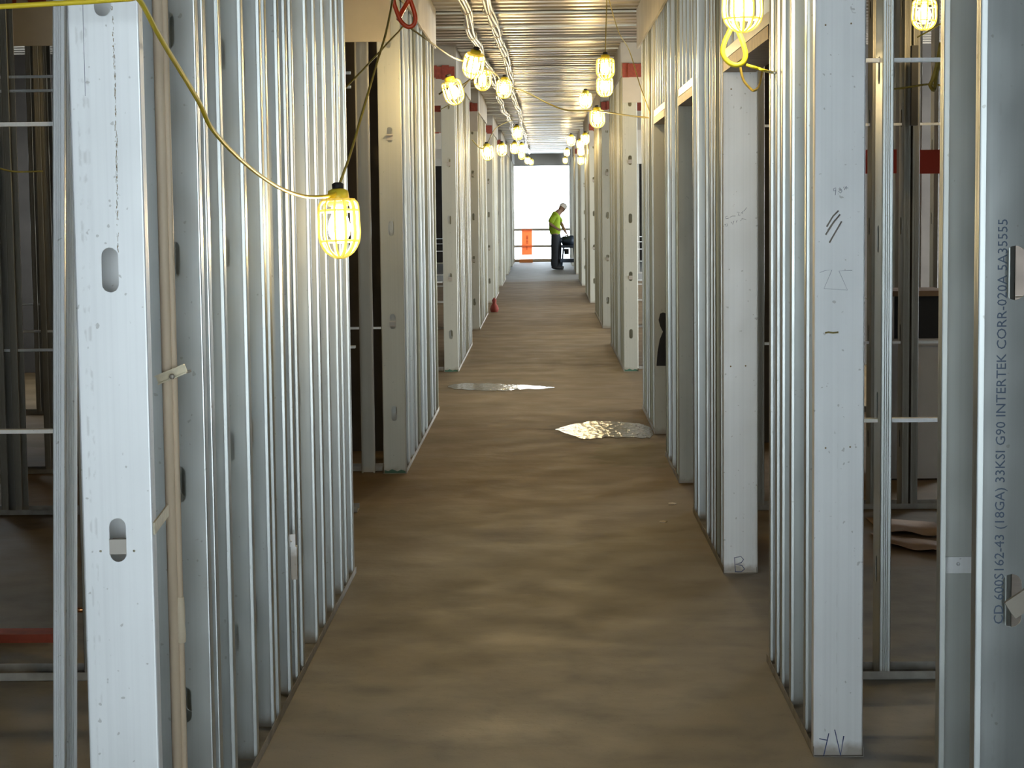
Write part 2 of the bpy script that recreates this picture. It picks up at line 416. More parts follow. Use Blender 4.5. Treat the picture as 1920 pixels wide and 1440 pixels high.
def frange(a, b, s):
    o = []
    while a < b-1e-6: o.append(a); a += s
    return o
SEGN = ['first','second','third','fourth','fifth','sixth','seventh','eighth','ninth','tenth']
L_SEG = [
  [4.53, 5.30, 5.42, 5.72, 6.15, 6.55, 6.67, 6.99, 7.20, 7.37, 7.84, 8.13, 8.46, 8.84, 9.05, 9.34],
  [12.96] + frange(13.36, 17.3, .406),
  [21.05] + frange(21.5, 25.4, .406),
  [28.35] + frange(28.8, 32.8, .406),
  [36.4] + frange(36.8, 40.6, .406),
  [43.8] + frange(44.1, 48.2, .45),
  [51.2] + frange(51.5, 55.4, .5),
  [58.7] + frange(59.1, 64.0, .55)]
R_SEG = [
  [6.16, 6.42, 6.80, 7.06, 7.22, 7.42],
  [9.30, 9.50, 9.70, 9.88, 10.06, 10.34, 10.93, 11.15],
  [12.40, 12.66, 13.07, 13.50, 13.72],
  [15.10, 15.40] + frange(15.75, 17.2, .3),
  [20.9, 21.4] + frange(21.8, 25.2, .406),
  [28.4] + frange(28.9, 32.8, .406),
  [35.9] + frange(36.4, 40.3, .406),
  [43.8] + frange(44.1, 48.0, .45),
  [51.2] + frange(51.5, 55.2, .5),
  [58.7] + frange(59.1, 64.0, .55)]
def boarding(side, X, segs):
    s = -1 if side == 'left' else 1
    cx = X + s*W/2
    for i, sg in enumerate(segs):
        for j, y in enumerate(sg):
            if side == 'left' and i == 0 and j == 0: pass
            first = j == 0
            where = '%s from the near end of the %s %s wall run' % (ORD[j], SEGN[i], side)
            facing = first or (j % 5 == 2 and i > 0) or (side == 'left' and i == 0 and j in (1, 2))
            clips = ()
            if first and i > 0: clips = (1.01, 2.23) if side == 'left' else ((1.01, 2.23) if y > 18 else ())
            holes = not ((side == 'right' and first and y < 18) or (side == 'left' and i == 0 and j == 0))
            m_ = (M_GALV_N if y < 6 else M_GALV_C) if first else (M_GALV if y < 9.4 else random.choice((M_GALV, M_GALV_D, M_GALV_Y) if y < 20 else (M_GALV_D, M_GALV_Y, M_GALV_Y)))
            if side == 'right' and i in (0, 1) and first: continue    # the two written-on studs are built below
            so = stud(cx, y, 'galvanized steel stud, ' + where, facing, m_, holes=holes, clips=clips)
            if first and 12.9 < y < 21.5 and so.type == 'EMPTY':
                pb = MB(); pb.plate([(-.07,.004),(.07,.004),(.068,.018),(.040,.026),(.015,.016),(-.02,.030),(-.045,.018),(-.069,.024)], [], -.0006, -.0001); pb.build('green_paint', M_GREENP, so)
        y0, y1 = sg[0]-.01, sg[-1]+.06
        xs = sorted((X - s*.002, X + s*(W+.004)))
        run_track(xs[0], xs[1], y0, y1, 'dusty floor track under the %s %s wall run' % (SEGN[i], side))
boarding('left', XL, L_SEG)
boarding('right', XR, R_SEG)

# gypsum strips closing the top of each corridor wall run
def strip(x0, x1, y0, y1, z0, z1, label, m_=M_GYPG, jag=0):
    mb = MB()
    if jag:
        n_ = int(max(y1-y0, x1-x0)/.25)+2
        along_y = (y1-y0) > (x1-x0)
        pts = [((y0 if along_y else x0)+(y1-y0 if along_y else x1-x0)*k/(n_-1), z0+random.uniform(-jag, jag)) for k in range(n_)]
        pts += [((y1 if along_y else x1), z1), ((y0 if along_y else x0), z1)]
        n2 = len(pts)
        if along_y: vs = [(x0, p[0], p[1]) for p in pts]+[(x1, p[0], p[1]) for p in pts]
        else: vs = [(p[0], y0, p[1]) for p in pts]+[(p[0], y1, p[1]) for p in pts]
        tr = tessellate_polygon([[Vector((p[0], p[1], 0)) for p in pts]])
        fs = [(i, (i+1) % n2, n2+(i+1) % n2, n2+i) for i in range(n2)]+[tuple(t) for t in tr]+[tuple(n2+i for i in reversed(t)) for t in tr]
        mb.add(vs, fs)
    else: mb.box(x0, x1, y0, y1, z0, z1)
    return tag(mb.build('drywall_strip', m_), label, 'drywall')
for side, X, segs in (('left', XL, L_SEG), ('right', XR, R_SEG)):
    s = -1 if side == 'left' else 1
    runs = [(sg[0], sg[-1]+.08) for sg in segs]
    if side == 'right': runs = [(6.3, 17.35)] + runs[4:]
    for i, (a, b) in enumerate(runs):
        x = sorted((X-s*.001, X-s*.017))
        strip(x[0], x[1], a-.02, b+.02, 3.11, H, 'grey gypsum board strip at the ceiling, %s one from the camera along the %s wall' % (SEGN[i], side), jag=.006)

# door headers in the right wall with short studs over them
for i, (a, b, wh) in enumerate(((7.47, 9.37, 'wide opening beside the stud marked B'), (11.21, 12.39, 'nearer narrow doorway on the right'), (13.78, 15.09, 'farther narrow doorway on the right'))):
    e = empty('door_header', (XR+W/2, a, 2.365))
    tag(e, 'boxed steel header over the ' + wh, 'header')
    mb = MB(); t = .002; h = .10
    mb.box(-W/2, W/2, 0, b-a, 0, t); mb.box(-W/2, -W/2+t, 0, b-a, t, .05); mb.box(W/2-t, W/2, 0, b-a, t, .05)
    mb.build('lower_track', M_HDR, e)
    mb = MB(); mb.box(-W/2+.003, W/2-.003, 0, b-a, h, h+t); mb.box(-W/2+.003, -W/2+.003+t, 0, b-a, .056, h); mb.box(W/2-.003-t, W/2-.003, 0, b-a, .056, h)
    mb.build('upper_track', M_GALV_D, e)
    for k, y in enumerate(frange(a+.15, b-.1, .30)):
        stud(XR+W/2, y, 'short steel stud, %s over the %s' % (ORD[k], wh), True, M_GALV, z0=2.365+h+.003, holes=False, name='cripple_stud')

# ------------------------------------------------------------------ cross walls of the rooms
def cross(side, y, xs, label, board=False, yg=None, inset=0, reach=3.2, bars=(.96,), gypz=(2.83, 3.13)):
    s = -1 if side == 'left' else 1
    X0 = (abs(XL) if side == 'left' else XR)+W+.02
    a, b = sorted((s*X0, s*(X0+reach)))
    for k, x in enumerate(xs):
        stud(s*x, y+W/2, 'dim steel stud, %s out in the %s' % (ORD[k], label), rz=-PI/2, m_=(M_GALV if (k == 0 and y < 8 and s > 0) else M_GALV_SHADE), z1=H)
    run_track(a, b, y-.002, y+W+.002, 'dull floor track of the ' + label)
    for z in bars:
        mb = MB(); yy = y+W/2
        mb.box(a, b, yy-.019, yy+.019, z, z+.002); mb.box(a, b, yy-.019, yy-.017, z-.012, z); mb.box(a, b, yy+.017, yy+.019, z-.012, z)
        tag(mb.build('bridging_channel', M_GALV_N), 'thin steel channel, %s one through the %s' % (ORD[bars.index(z)] if z > 1.5 else 'waist high', label), 'channel')
    if board:
        f0 = abs(XL) if side == 'left' else XR
        a, b = sorted((s*(f0+inset), s*(X0+reach))); yg = yg if yg else y
        strip(a, b, yg-.019, yg-.003, gypz[0], gypz[1], 'tan gypsum board strip atop the %s' % label, M_GYP)
        strip(a, b, yg-.019, yg-.003, gypz[1]+.10, H, 'grey board piece under the deck over the %s' % label, M_GYPG)
        mb = MB(); n_ = 34
        for k in range(n_):
            xx = a+(b-a)*(k+.5)/n_; ww = (b-a)/n_*.6
            mb.box(max(a, xx-ww), min(b, xx+ww), yg-.026-random.random()*.010, yg-.0195, gypz[1]-random.uniform(.005, .04), gypz[1]+random.uniform(.10, .12))
        mb.box(a, b, yg-.019, yg-.003, gypz[1]+.001, gypz[1]+.099)
        tag(mb.build('firestop_sealant', M_CAULK), 'rough red firestop band atop the %s' % label, 'firestop')
def PX(px, s_): return abs((px-1018-9)/s_)
cross('right', 7.17, [1.223, 1.63, 2.04], 'nearest cross wall on the right', bars=(.96, 2.27))
cross('left', 7.24, [1.735, 2.14, 2.55], 'nearest cross wall on the left', bars=(.94, 2.08))
cross('right', 11.25, [1.215, 1.50, 1.86, 2.04, 2.09, 2.50, 2.9], 'second cross wall on the right', bars=(.96, 2.2))
cross('left', 11.3, [1.5, 1.9, 2.3, 2.68, 3.08, 3.16], 'second cross wall on the left', bars=(.96, 2.45, 2.53))
cross('left', 13.1, [1.35, 1.75, 2.15, 2.55, 2.96, 3.36, 3.56, 3.70], 'left cross wall behind the first opening', board=True, yg=12.95, inset=.06)
cross('right', 16.6, [2.62, 2.86, 2.94, 3.12, 3.26], 'third cross wall on the right')
cross('left', 17.0, [4.15, 4.28, 4.42, 4.60], 'left cross wall before the second opening', reach=4)
for side in ('left', 'right'):
    for y, nm in ((21.2, 'second'), (28.5, 'third'), (36.5, 'fourth'), (43.9, 'fifth'), (51.3, 'sixth')):
        xs = [1.25, 1.65, 2.05, 2.45]
        cross(side, y, xs, '%s cross wall behind the %s big opening' % (side, nm), board=True, yg=({'left': {'second': 21.05, 'third': 28.35, 'fourth': 36.4, 'fifth': 43.8, 'sixth': 51.2}, 'right': {'second': 20.9, 'third': 28.4, 'fourth': 35.9, 'fifth': 43.8, 'sixth': 51.2}}[side][nm])-.001, reach=2.0 if y < 22 else 2.6)

stud(-1.175, 13.02, 'narrow stud coloured dark as shade, left of the first cross wall column', False, M_GALV_SHADE, w=.09, holes=False)  # shadow inside the web put into the stud's colour
for nm, x0, x1, yy in (('wall_added_dark', 3.0, 6.45, 21.5), ('wall_added_dark', -6.45, -3.4, 21.5), ('wall_added_dark', -3.4, -1.12, 14.2), ('wall_added_dark', 1.05, 2.3, 14.5)):  # partitions added to block the bright depth of the side rooms
    tag(MB().box(x0, x1, yy, yy+.1, 0, H).build(nm, M_WALL), 'added dark partition keeping the side room dark', kind='structure')
# free stud at the far left with ribbed flange turned to the camera
st = stud(-1.325, 5.30+.076, 'bright ribbed steel stud at the far left edge of the view', rz=-PI/2, m_=M_GALV_N, fl_=.033)
st.location = (-1.372, 5.376, 0); st.rotation_mode = 'QUATERNION'; st.rotation_quaternion = (Matrix.Rotation(.031, 3, 'Y') @ Matrix.Rotation(-PI/2, 3, 'Z')).to_quaternion()

# pair of studs at the right edge
PRN = None
def text_mesh(body, size, m_, name, ext=.0004, spacing=1.0):
    cu = bpy.data.curves.new(name, 'FONT'); cu.body = body; cu.size = size; cu.extrude = ext; cu.align_x = 'LEFT'; cu.space_character = spacing; cu.resolution_u = 2
    tmp = bpy.data.objects.new('tmp', cu); C.objects.link(tmp)
    dg = bpy.context.evaluated_depsgraph_get(); me = bpy.data.meshes.new_from_object(tmp.evaluated_get(dg))
    bpy.data.objects.remove(tmp); me.name = name; me.materials.clear(); me.materials.append(m_)
    return me
e = empty('steel_stud', (.866, 3.60, 0)); tag(e, 'steel stud with printed lettering running up its face at the right edge', 'stud')
obj('stud_body', stud_mesh(H, W, FL, True, M_GALV), e, (0, .0416, 0), PI)
me = text_mesh('CD 600S162-43 (18GA) 33KSI G90 INTERTEK CORR-020A 5A35555', .021, M_PRINT, 'printed_lettering')
xs_ = [v.co.x for v in me.vertices]; ln_ = max(xs_)-min(xs_); kx = .752/ln_
for v in me.vertices:
    a, b_, c_ = v.co.x*kx, v.co.y*1.2, v.co.z
    v.co = Vector((-b_, -c_, a))
me.update()
obj('printed_lettering', me, e, (-.0155, .0395, .965))
mb = MB(); Mx = Matrix.Rotation(-.6, 4, 'Y')
mb.box(-.030, .07, -.012, -.003, -.020, .016, Mx)
mb.build('bridging_clip', M_GYP, e, (.018, .038, 1.012))
e = empty('steel_stud', (.905, 4.12, 0)); tag(e, 'steel stud with a screwed splice, just behind the lettered stud', 'stud')
obj('stud_body', stud_mesh(H, W, FL, False, M_GALV), e, (0, .0416, 0), PI)
mb = MB(); mb.box(-.070, .066, .036, .0395, .965, 1.00); mb.tube([(-.03, .036, .985), (-.03, .033, .985)], .004, 8); mb.build('splice_plate', M_GALV_N, e)
run_track(.775, .985, 3.55, 4.22, 'floor track under the two studs at the right edge')
stud(.857+.13+.02, 3.45, 'steel stud cut off by the right edge of the picture', True, M_GALV_D, w=.10)

# strokes of marker on a stud face (local x, z)
def strokes(e, name, lines, m_, r=.0012, y=-.0006):
    mb = MB()
    for l in lines: mb.tube([(p[0], y, p[1]) for p in l], r, 5, flat=.5)
    return mb.build(name, m_, e)
def dots(e, name, pts, m_, r=.003):
    mb = MB()
    for x, z in pts: mb.lathe([(r, 0), (r*.8, .0018), (.0001, .0022)], 8, Matrix.Translation((x, -.0002, z)) @ Matrix.Rotation(PI/2, 4, 'X'))
    return mb.build(name, m_, e)
yAV = 6.16
eAV = empty('steel_stud', (XR+W/2, yAV, 0)); tag(eAV, 'broad pale stud with pencil figures and scrawled marks on the right', 'stud')
obj('stud_body', stud_mesh(H, W+.006, FL, False, M_GALV_N), eAV)
def loc_on(e, y):
    o = e.location
    return lambda px, py: ((at(px, py, y)-o).x, (at(px, py, y)-o).z)
q = loc_on(eAV, yAV)
strokes(eAV, 'pencil_figures', [[q(1563,354), q(1567,352), q(1567,357), q(1563,358), q(1563,354)], [q(1567,357), q(1566,366)],
   [q(1574,352), q(1578,355), q(1572,359), q(1576,362), q(1579,358), q(1573,354)], [q(1581,352), q(1583,350)], [q(1583,356), q(1587,349)], [q(1587,355), q(1587,351), q(1590,353)]], M_PENCIL, .0009)
strokes(eAV, 'pencil_outline', [[q(1537,511), q(1548,507), q(1560,506), q(1545,541), q(1589,544), q(1573,508), q(1598,507)]], M_PENCIL, .0007)
strokes(eAV, 'marker_letters', [[q(1536,1385), q(1552,1388)], [q(1554,1375), q(1544,1418)], [q(1565,1368), q(1576,1416), q(1582,1380)]], M_INK, .0022)
strokes(eAV, 'scuff_marks', [[q(1550,425), q(1562,405), q(1572,395)], [q(1548,440), q(1562,418), q(1575,402)], [q(1555,455), q(1568,432), q(1578,415)], [q(1552,432), q(1566,412)]], M_GYPG, .0032)
strokes(eAV, 'adhesive_smear', [[q(1547,624), q(1553,623), q(1562,624), q(1572,623)]], M_MUSTARD, .004)
dots(eAV, 'screws', [q(1548,840), q(1594,838), q(1548,47), q(1596,44)], M_HOLE)
yB = 9.30
eB = empty('steel_stud', (XR+W/2+.004, yB, 0)); tag(eB, 'broad pale stud marked with the letter B at its foot', 'stud')
obj('stud_body', stud_mesh(H, W+.012, FL, False, M_GALV_N), eB)
q = loc_on(eB, yB)
strokes(eB, 'letter_b', [[q(1377,1045), q(1379,1072)], [q(1377,1046), q(1389,1043), q(1394,1049), q(1390,1055), q(1379,1058), q(1391,1060), q(1396,1067), q(1390,1072), q(1378,1072)]], M_INK, .002)
strokes(eB, 'pencil_notes', [[q(1364,405), q(1360,407), q(1361,410), q(1366,409)], [q(1368,408), q(1373,405), q(1379,405)], [q(1382,398), q(1386,398), q(1384,404), q(1388,403)], [q(1389,400), q(1394,395), q(1391,401)], [q(1395,396), q(1400,389)],
   [q(1360,420), q(1362,425)], [q(1363,419), q(1364,424)], [q(1371,416), q(1374,421), q(1376,414)], [q(1380,417), q(1382,413)], [q(1388,414), q(1393,410), q(1399,412)]], M_PENCIL, .0011)
dots(eB, 'screws', [q(1370,687), q(1398,686), q(1371,167)], M_HOLE, .004)

# first left column: boxed pair
yA = 4.40
eA = empty('steel_stud', (at(212, 700, yA).x, yA, 0)); tag(eA, 'broad pale scuffed stud with oval knockouts at the left foreground', 'stud')
obj('stud_body', stud_mesh(H, W+.008, FL, True, M_GALV_N), eA)
mb = MB(); mb.box(-.019, .019, -.004, -.0003, -.030, .004); mb.box(-.017, .017, .002, .03, -.001, .002)
mb.build('bridging_clip', M_GALV_N, eA, (0, 0, 1.008))
dots(eA, 'screws', [(-.040, .985), (.036, .985)], M_ZINC, .003)
q = loc_on(eA, yA)
strokes(eA, 'pencil_line', [[q(155,0), q(160,180)]], M_PENCIL, .0008)
def scuff(e, name, q, path, m_, n_=70, r=.0012):
    mb = MB(); P = [q(*p) for p in path]
    for k in range(n_):
        t = random.random()*(len(P)-1); i = int(t); f = t-i
        x = P[i][0]+(P[i+1][0]-P[i][0])*f+random.gauss(0, .0012); z = P[i][1]+(P[i+1][1]-P[i][1])*f
        l = random.uniform(.002, .010)
        mb.tube([(x, -.0003, z), (x+random.uniform(-.001, .001), -.0003, z-l)], r*random.uniform(.3, 1), 4, flat=.3)
    return mb.build(name, m_, e)
scuff(eA, 'scuff_line', q, [(210,10),(216,180),(219,330),(221,480)], M_HOLE, 150, .0013)
mb = MB(); Mx = Matrix.Rotation(-.55, 4, 'X')
mb.box(0, .004, 0, .17, -.014, .014)
o = mb.build('splice_clip', M_ZINC, eA, (.0805, .0, 1.035)); o.rotation_euler.x = .1

# tan riser between the first left studs
yP = 4.86
p0 = at(311, 600, yP); p1 = at(323, 600, yP)
e = empty('riser_pipe', (p0.x, yP, 0)); tag(e, 'tan plastic riser pipe with a taped joint between the first left studs', 'pipe')
dx = p1.x-p0.x
MB().tube([(0,0,0), (0,0,3.45)], .0135, 16).build('main_pipe', M_PIPE, e)
MB().tube([(dx,.004,0), (dx,.004,3.45)], .0085, 12).build('small_pipe', M_PIPE, e)
MB().lathe([(.0095,.62),(.0125,.622),(.0135,.64),(.0115,.665),(.0125,.70),(.0105,.735),(.0095,.737)], 12, Matrix.Translation((dx,.004,.05))).build('tape_wrap', M_TAPE, e)
e = empty('pipe_clamp', (p0.x+.005, yP-.02, 1.345)); tag(e, 'zinc strut clamp with bolt gripping the tan riser pipe', 'clamp')
mb = MB(); Mx = Matrix.Rotation(-.38, 4, 'Y')
mb.box(-.028, .05, -.004, 0, -.012, .012, Mx); mb.box(-.028, .05, -.018, -.004, .009, .012, Mx); mb.box(-.028, .05, -.018, -.004, -.012, -.009, Mx); mb.build('strap', M_ZINC, e)
mb = MB(); mb.lathe([(.007,0),(.007,.010),(.004,.012)], 6, Matrix.Translation((.015,-.02,.0)) @ Matrix.Rotation(PI/2, 4, 'X')); mb.tube([(.015,0,0),(.058,0,.012)], .0035, 8); mb.build('bolt', M_GALV_N, e)

# small fixings on the left wall
p = at(537, 1050, 7.02)
e = empty('junction_box', (XL+.012, 7.03, p.z)); tag(e, 'small zinc bracket and box screwed to the left studs near the floor', 'box')
mb = MB(); mb.box(-.012, .010, -.02, .01, -.07, .05); mb.build('box_body', M_GALV_N, e)
mb = MB(); mb.box(-.03, .006, -.022, -.018, .05, .095); mb.lathe([(.004,0),(.003,.004)], 8, Matrix.Translation((-.01,-.022,.07)) @ Matrix.Rotation(PI/2, 4, 'X')); mb.build('bracket', M_GALV_N, e)

# ------------------------------------------------------------------ string lights
def make_lamp():
    e = empty('cage_lamp', (0,0,0))
    # origin: middle of the cage
    mb = MB(); mb.lathe([(.001,-.052),(.018,-.046),(.031,-.026),(.034,-.004),(.028,.020),(.016,.044),(.013,.055)], 12); mb.build('bulb', M_BULB, e)
    mb = MB(); nr = 12
    prof = [(.030,.078),(.050,.072),(.058,.055),(.0585,.015),(.060,-.020),(.055,-.050),(.040,-.075),(.018,-.089),(.004,-.092)]
    for k in range(nr):
        a = 2*PI*k/nr; ca, sa = math.cos(a), math.sin(a)
        ln = smooth_path([(r*ca, r*sa, z) for r, z in prof], 2)
        mb.tube(ln, .0056, 6, flat=.6)
    for r, z in ((.0565,.045),(.0565,-.045)):
        mb.tube([(r*math.cos(2*PI*k/24), r*math.sin(2*PI*k/24), z) for k in range(24)], .004, 6, close=True)
    mb.lathe([(.024,.082),(.050,.080),(.050,.072),(.024,.072)], 20)
    mb.build('cage', M_CAGE, e)
    MB().lathe([(.014,.056),(.030,.060),(.033,.085),(.030,.104),(.018,.110)], 16).build('socket', M_SOCK, e)
    MB().lathe([(.017,.108),(.018,.124),(.010,.129)], 12).build('cap', M_BLACK, e)
    return e
lamp0 = make_lamp()
lamps = [ # px, py, Y, label, tilt
 (636, 424, 6.55, 'large glowing caged lamp hanging against the first left studs', (0,.06)),
 (1392, 12, 6.60, 'large glowing caged lamp at the top right above the yellow hook', (0,0)),
 (888, 122, 12.4, 'caged lamp highest in the left cluster beside the cable bundles', (.35,.05)),
 (905, 150, 15.6, 'caged lamp just below and right of the highest left cluster lamp', (.1,.1)),
 (850, 172, 12.7, 'tilted caged lamp nearest the left wall in the left cluster', (0,-.3)),
 (945, 166, 17.0, 'caged lamp rightmost of the left cluster, over the second cable bundle', (0,.1)),
 (1135, 128, 14.4, 'caged lamp on a straight drop wire, upper of the right pair', (0,0)),
 (1134, 162, 15.8, 'caged lamp directly under the right drop wire lamp', (0,0)),
 (1098, 188, 20.2, 'caged lamp left of the sagging cord on the right side', (0,0)),
 (1120, 222, 17.6, 'caged lamp hanging on the sagging cord on the right side', (0,.05)),
 (970, 250, 24.6, 'caged lamp alone at the lower end of the cable bundles', (0,.1)),
 (914, 286, 21.6, 'caged lamp in front of the left wall low in the far cluster', (0,-.1)),
 (941, 281, 26.5, 'small caged lamp second from the left in the far left cluster', (0,0)),
 (965, 278, 29.0, 'small caged lamp third from the left in the far left cluster', (0,0)),
 (978, 279, 33.0, 'small caged lamp rightmost in the far left cluster', (0,0)),
 (978, 291, 38.0, 'small caged lamp lowest in the far left cluster', (0,0)),
 (989, 301, 46.0, 'tiny caged lamp on the left above the bright opening', (0,0)),
 (996, 304, 53.0, 'tiny caged lamp nearest the middle above the bright opening', (0,0)),
 (1071, 264, 31.0, 'small caged lamp leftmost in the far right cluster', (0,0)),
 (1097, 261, 30.0, 'small caged lamp rightmost at the top of the far right cluster', (0,0)),
 (1088, 271, 34.0, 'small caged lamp below the top two of the far right cluster', (0,0)),
 (1089, 284, 37.0, 'small caged lamp in the middle of the far right column', (0,0)),
 (1089, 301, 39.0, 'small caged lamp lowest of the far right column', (0,0)),
 (1063, 286, 44.0, 'tiny caged lamp on the right above the bright opening', (0,0)),
 (1060, 301, 52.0, 'tiny caged lamp close over the right corner of the bright opening', (0,0)),
 (430, 130, 11.7, 'caged lamp burning in the left room behind the first wall run', (0,0)),
 (1733, 26, 10.4, 'caged lamp half hidden between the studs of the right room', (0,.1)),
]
LP = []
for i, (px, py, Y, lab, tl) in enumerate(lamps):
    o = lamp0 if i == 0 else copy_tree(lamp0)
    o.scale = (1.12, 1.12, 1.12) if i < 1 else (1.06, 1.06, .90); o.location = at(px, py, Y); o.rotation_euler = (tl[0], tl[1], random.random()*3); LP.append(o.location.copy())
    tag(o, lab, 'lamp', 'caged lamps strung along the corridor')

def cord(name, pts, r, m_, label, cat='cord', sub=6):
    mb = MB(); mb.tube(smooth_path(pts, sub), r, 8); return tag(mb.build(name, m_), label, cat)
def pl(l): return [at(*p) for p in l]
cord('power_cord', pl([(-60,16,4.2),(60,9,4.2),(150,4,4.2),(240,-2,4.2),(262,1,4.22),(300,70,4.42),(370,186,4.92),(400,245,5.15),(460,307,5.6),(520,350,6.0),(570,368,6.3),(610,368,6.48),(630,362,6.52)]), .0058, M_YEL, 'yellow cord swooping down across the left studs to the large lamp')
cord('power_cord', pl([(632,358,6.55),(645,322,6.6),(658,285,6.7),(690,175,7.1),(706,120,7.5),(724,60,8),(736,0,8.5),(742,-40,8.8)]), .0045, M_OLIVE, 'yellow cord rising from the large left lamp past the tan board')
cord('power_cord', pl([(600,205,9.9),(652,160,10.0),(700,110,10.2),(745,62,10.5),(762,50,10.6),(800,74,11.0),(850,108,12.2),(885,118,13.0)]), .0048, M_OLIVE, 'yellow cord draped through the red hook toward the left lamps')
cord('power_cord', pl([(824,176,14),(842,165,13.5),(870,158,13.6),(905,130,14.8),(930,140,16.2),(945,158,16.9),(985,172,18),(1030,195,18.4),(1065,207,18.2),(1118,208,17.6),(1180,217,16.8),(1240,222,15.4),(1300,218,14.0)]), .007, M_OLIVE, 'sagging cord crossing the corridor under the deck')
cord('power_cord', pl([(1138,-10,14.4),(1136,60,14.4),(1135,104,14.4)]), .004, M_OLIVE, 'straight drop wire above the upper right lamp')
cord('power_cord', pl([(1142,0,15),(1160,60,16),(1180,95,17),(1200,160,16.4),(1220,215,15.6)]), .004, M_OLIVE, 'thin slack cord looping down beside the right wall top')
cord('power_cord', pl([(826,205,20),(850,190,18),(880,150,16.5),(900,130,16)]), .005, M_OLIVE, 'thin cord running from the left wall up to the left cluster')
cord('power_cord', pl([(885,262,21.4),(900,277,21.5),(912,272,21.6),(930,240,25),(960,225,28)]), .005, M_OLIVE, 'thin cord carrying the low far left lamp')
cord('power_cord', pl([(1400,122,6.7),(1420,128,6.7),(1440,134,6.9),(1475,141,8.6)]), .005, M_YEL2, 'short yellow cord leading right from the yellow hook')
cord('power_cord', pl([(1388,126,6.9),(1394,150,6.9),(1406,165,6.9),(1414,170,6.9),(1424,160,7.2),(1430,132,7.6)]), .0045, M_OLIVE, 'olive cable loop hanging in the opening under the yellow hook')
cord('power_cord', pl([(1668,168,8.6),(1700,164,8.6),(1742,158,8.6),(1775,162,8.6)]), .0042, M_OLIVE, 'yellow cord crossing behind the studs of the right room')
cord('power_cord', pl([(1720,70,9.4),(1745,56,9.4),(1775,38,9.4)]), .0035, M_YEL, 'short yellow cord slanting below the half hidden right lamp')
cord('power_cord', pl([(0,316,8),(30,322,8),(80,321,8)]), .0035, M_OLIVE, 'dark cord between the studs at the far left')
# hooks
def hook(name, pts, r, m_, label): return tag(MB().tube(smooth_path(pl(pts), 6), r, 10).build(name, m_), label, 'hook')
hook('plastic_hook', [(742,-30,10.5),(738,0,10.5),(744,22,10.5),(752,40,10.5),(764,50,10.5),(775,47,10.5),(779,34,10.5),(774,14,10.5),(768,0,10.5),(762,8,10.5),(752,25,10.55),(747,36,10.6)], .0120, M_RED, 'looped red plastic hook at the top of the left opening')
hook('plastic_hook', [(1378,30,6.7),(1368,58,6.7),(1358,80,6.7),(1355,100,6.7),(1364,115,6.7),(1378,122,6.7),(1392,118,6.7),(1398,104,6.7),(1394,84,6.7),(1385,60,6.7),(1378,40,6.7)], .0085, M_YEL2, 'yellow plastic loop hook hanging under the top right lamp')
hook('plastic_hook', [(1764,80,8.3),(1757,120,8.3),(1748,150,8.3),(1744,160,8.3),(1752,168,8.35),(1756,140,8.4),(1764,110,8.4)], .008, M_OLIVE, 'olive yellow hook tied between the studs of the right room')
mb = MB().tube(smooth_path(pl([(1750,165,8.3),(1752,175,8.3),(1751,184,8.3)])), .006, 8)

# cable bundles under the deck
def bundle(xc_, phase, label):
    e = empty('cable_bundle', (xc_, 12, H-.10)); tag(e, label, 'cables')
    for k in range(5):
        a = k*2*PI/5; pts = []
        for j in range(100):
            y = j*.48
            w = .02*math.sin(y*.55+phase)+.010*math.sin(y*1.7+phase*2)
            rr = .026+.008*math.sin(y*2.1+k)
            pts.append((w+rr*math.cos(a+y*.35), y, .012*math.sin(y*.8+phase)+rr*math.sin(a+y*.35)))
        MB().tube(pts, .012, 7).build('cable', M_COND, e)
    n_ = 12; mb = MB(); mb.tube([(.043*math.cos(2*PI*q_/n_), 0, .043*math.sin(2*PI*q_/n_)) for q_ in range(n_)], .004, 5, close=True)
    mb.tube([(0, 0, .04), (0, 0, .085)], .003, 4); me = mb.mesh('cable_tie', M_ZINC)
    for j in range(38):
        y = j*1.2+.5; w = .02*math.sin(y*.55+phase)+.010*math.sin(y*1.7+phase*2); z = .012*math.sin(y*.8+phase)
        obj('cable_tie', me, e, (w, y, z))
bundle(-.62, 0.4, 'bundle of armored cables under the deck, nearer the left wall')
bundle(-.40, 2.0, 'bundle of armored cables under the deck, nearer the middle')

# ------------------------------------------------------------------ things on the floor and walls
M_WATER = bpy.data.materials.new('water_film'); M_WATER.use_nodes = True
b = M_WATER.node_tree.nodes['Principled BSDF']; b.inputs['Base Color'].default_value = (.10,.065,.03,1); b.inputs['Roughness'].default_value = .10; b.inputs['Specular IOR Level'].default_value = .25
nn = M_WATER.node_tree.nodes.new('ShaderNodeTexNoise'); nn.inputs['Scale'].default_value = 14
bb = M_WATER.node_tree.nodes.new('ShaderNodeBump'); bb.inputs['Strength'].default_value = .9; bb.inputs['Distance'].default_value = .01
M_WATER.node_tree.links.new(nn.outputs['Fac'], bb.inputs['Height']); M_WATER.node_tree.links.new(bb.outputs['Normal'], b.inputs['Normal'])
def floor_at(px, py):
    d = R_fwd*F + R_right*(px-960) - R_up*(py-720); return EYE + d*(-CAMZ/d.z)
def puddle(outline, label):
    P = [floor_at(*p) for p in outline]; c = sum(P, Vector())/len(P); mb = MB()
    Q = []
    for k, p in enumerate(P):
        p2 = P[(k+1) % len(P)]
        for t in (0, .33, .66): w_ = p.lerp(p2, t); Q.append(((w_-c).x+random.uniform(-.012, .012), (w_-c).y+random.uniform(-.05, .05)))
    mb.poly_z(Q, .0, .003)
    return tag(mb.build('puddle', M_WATER, None, (c.x, c.y, .0005)), label, 'puddle')
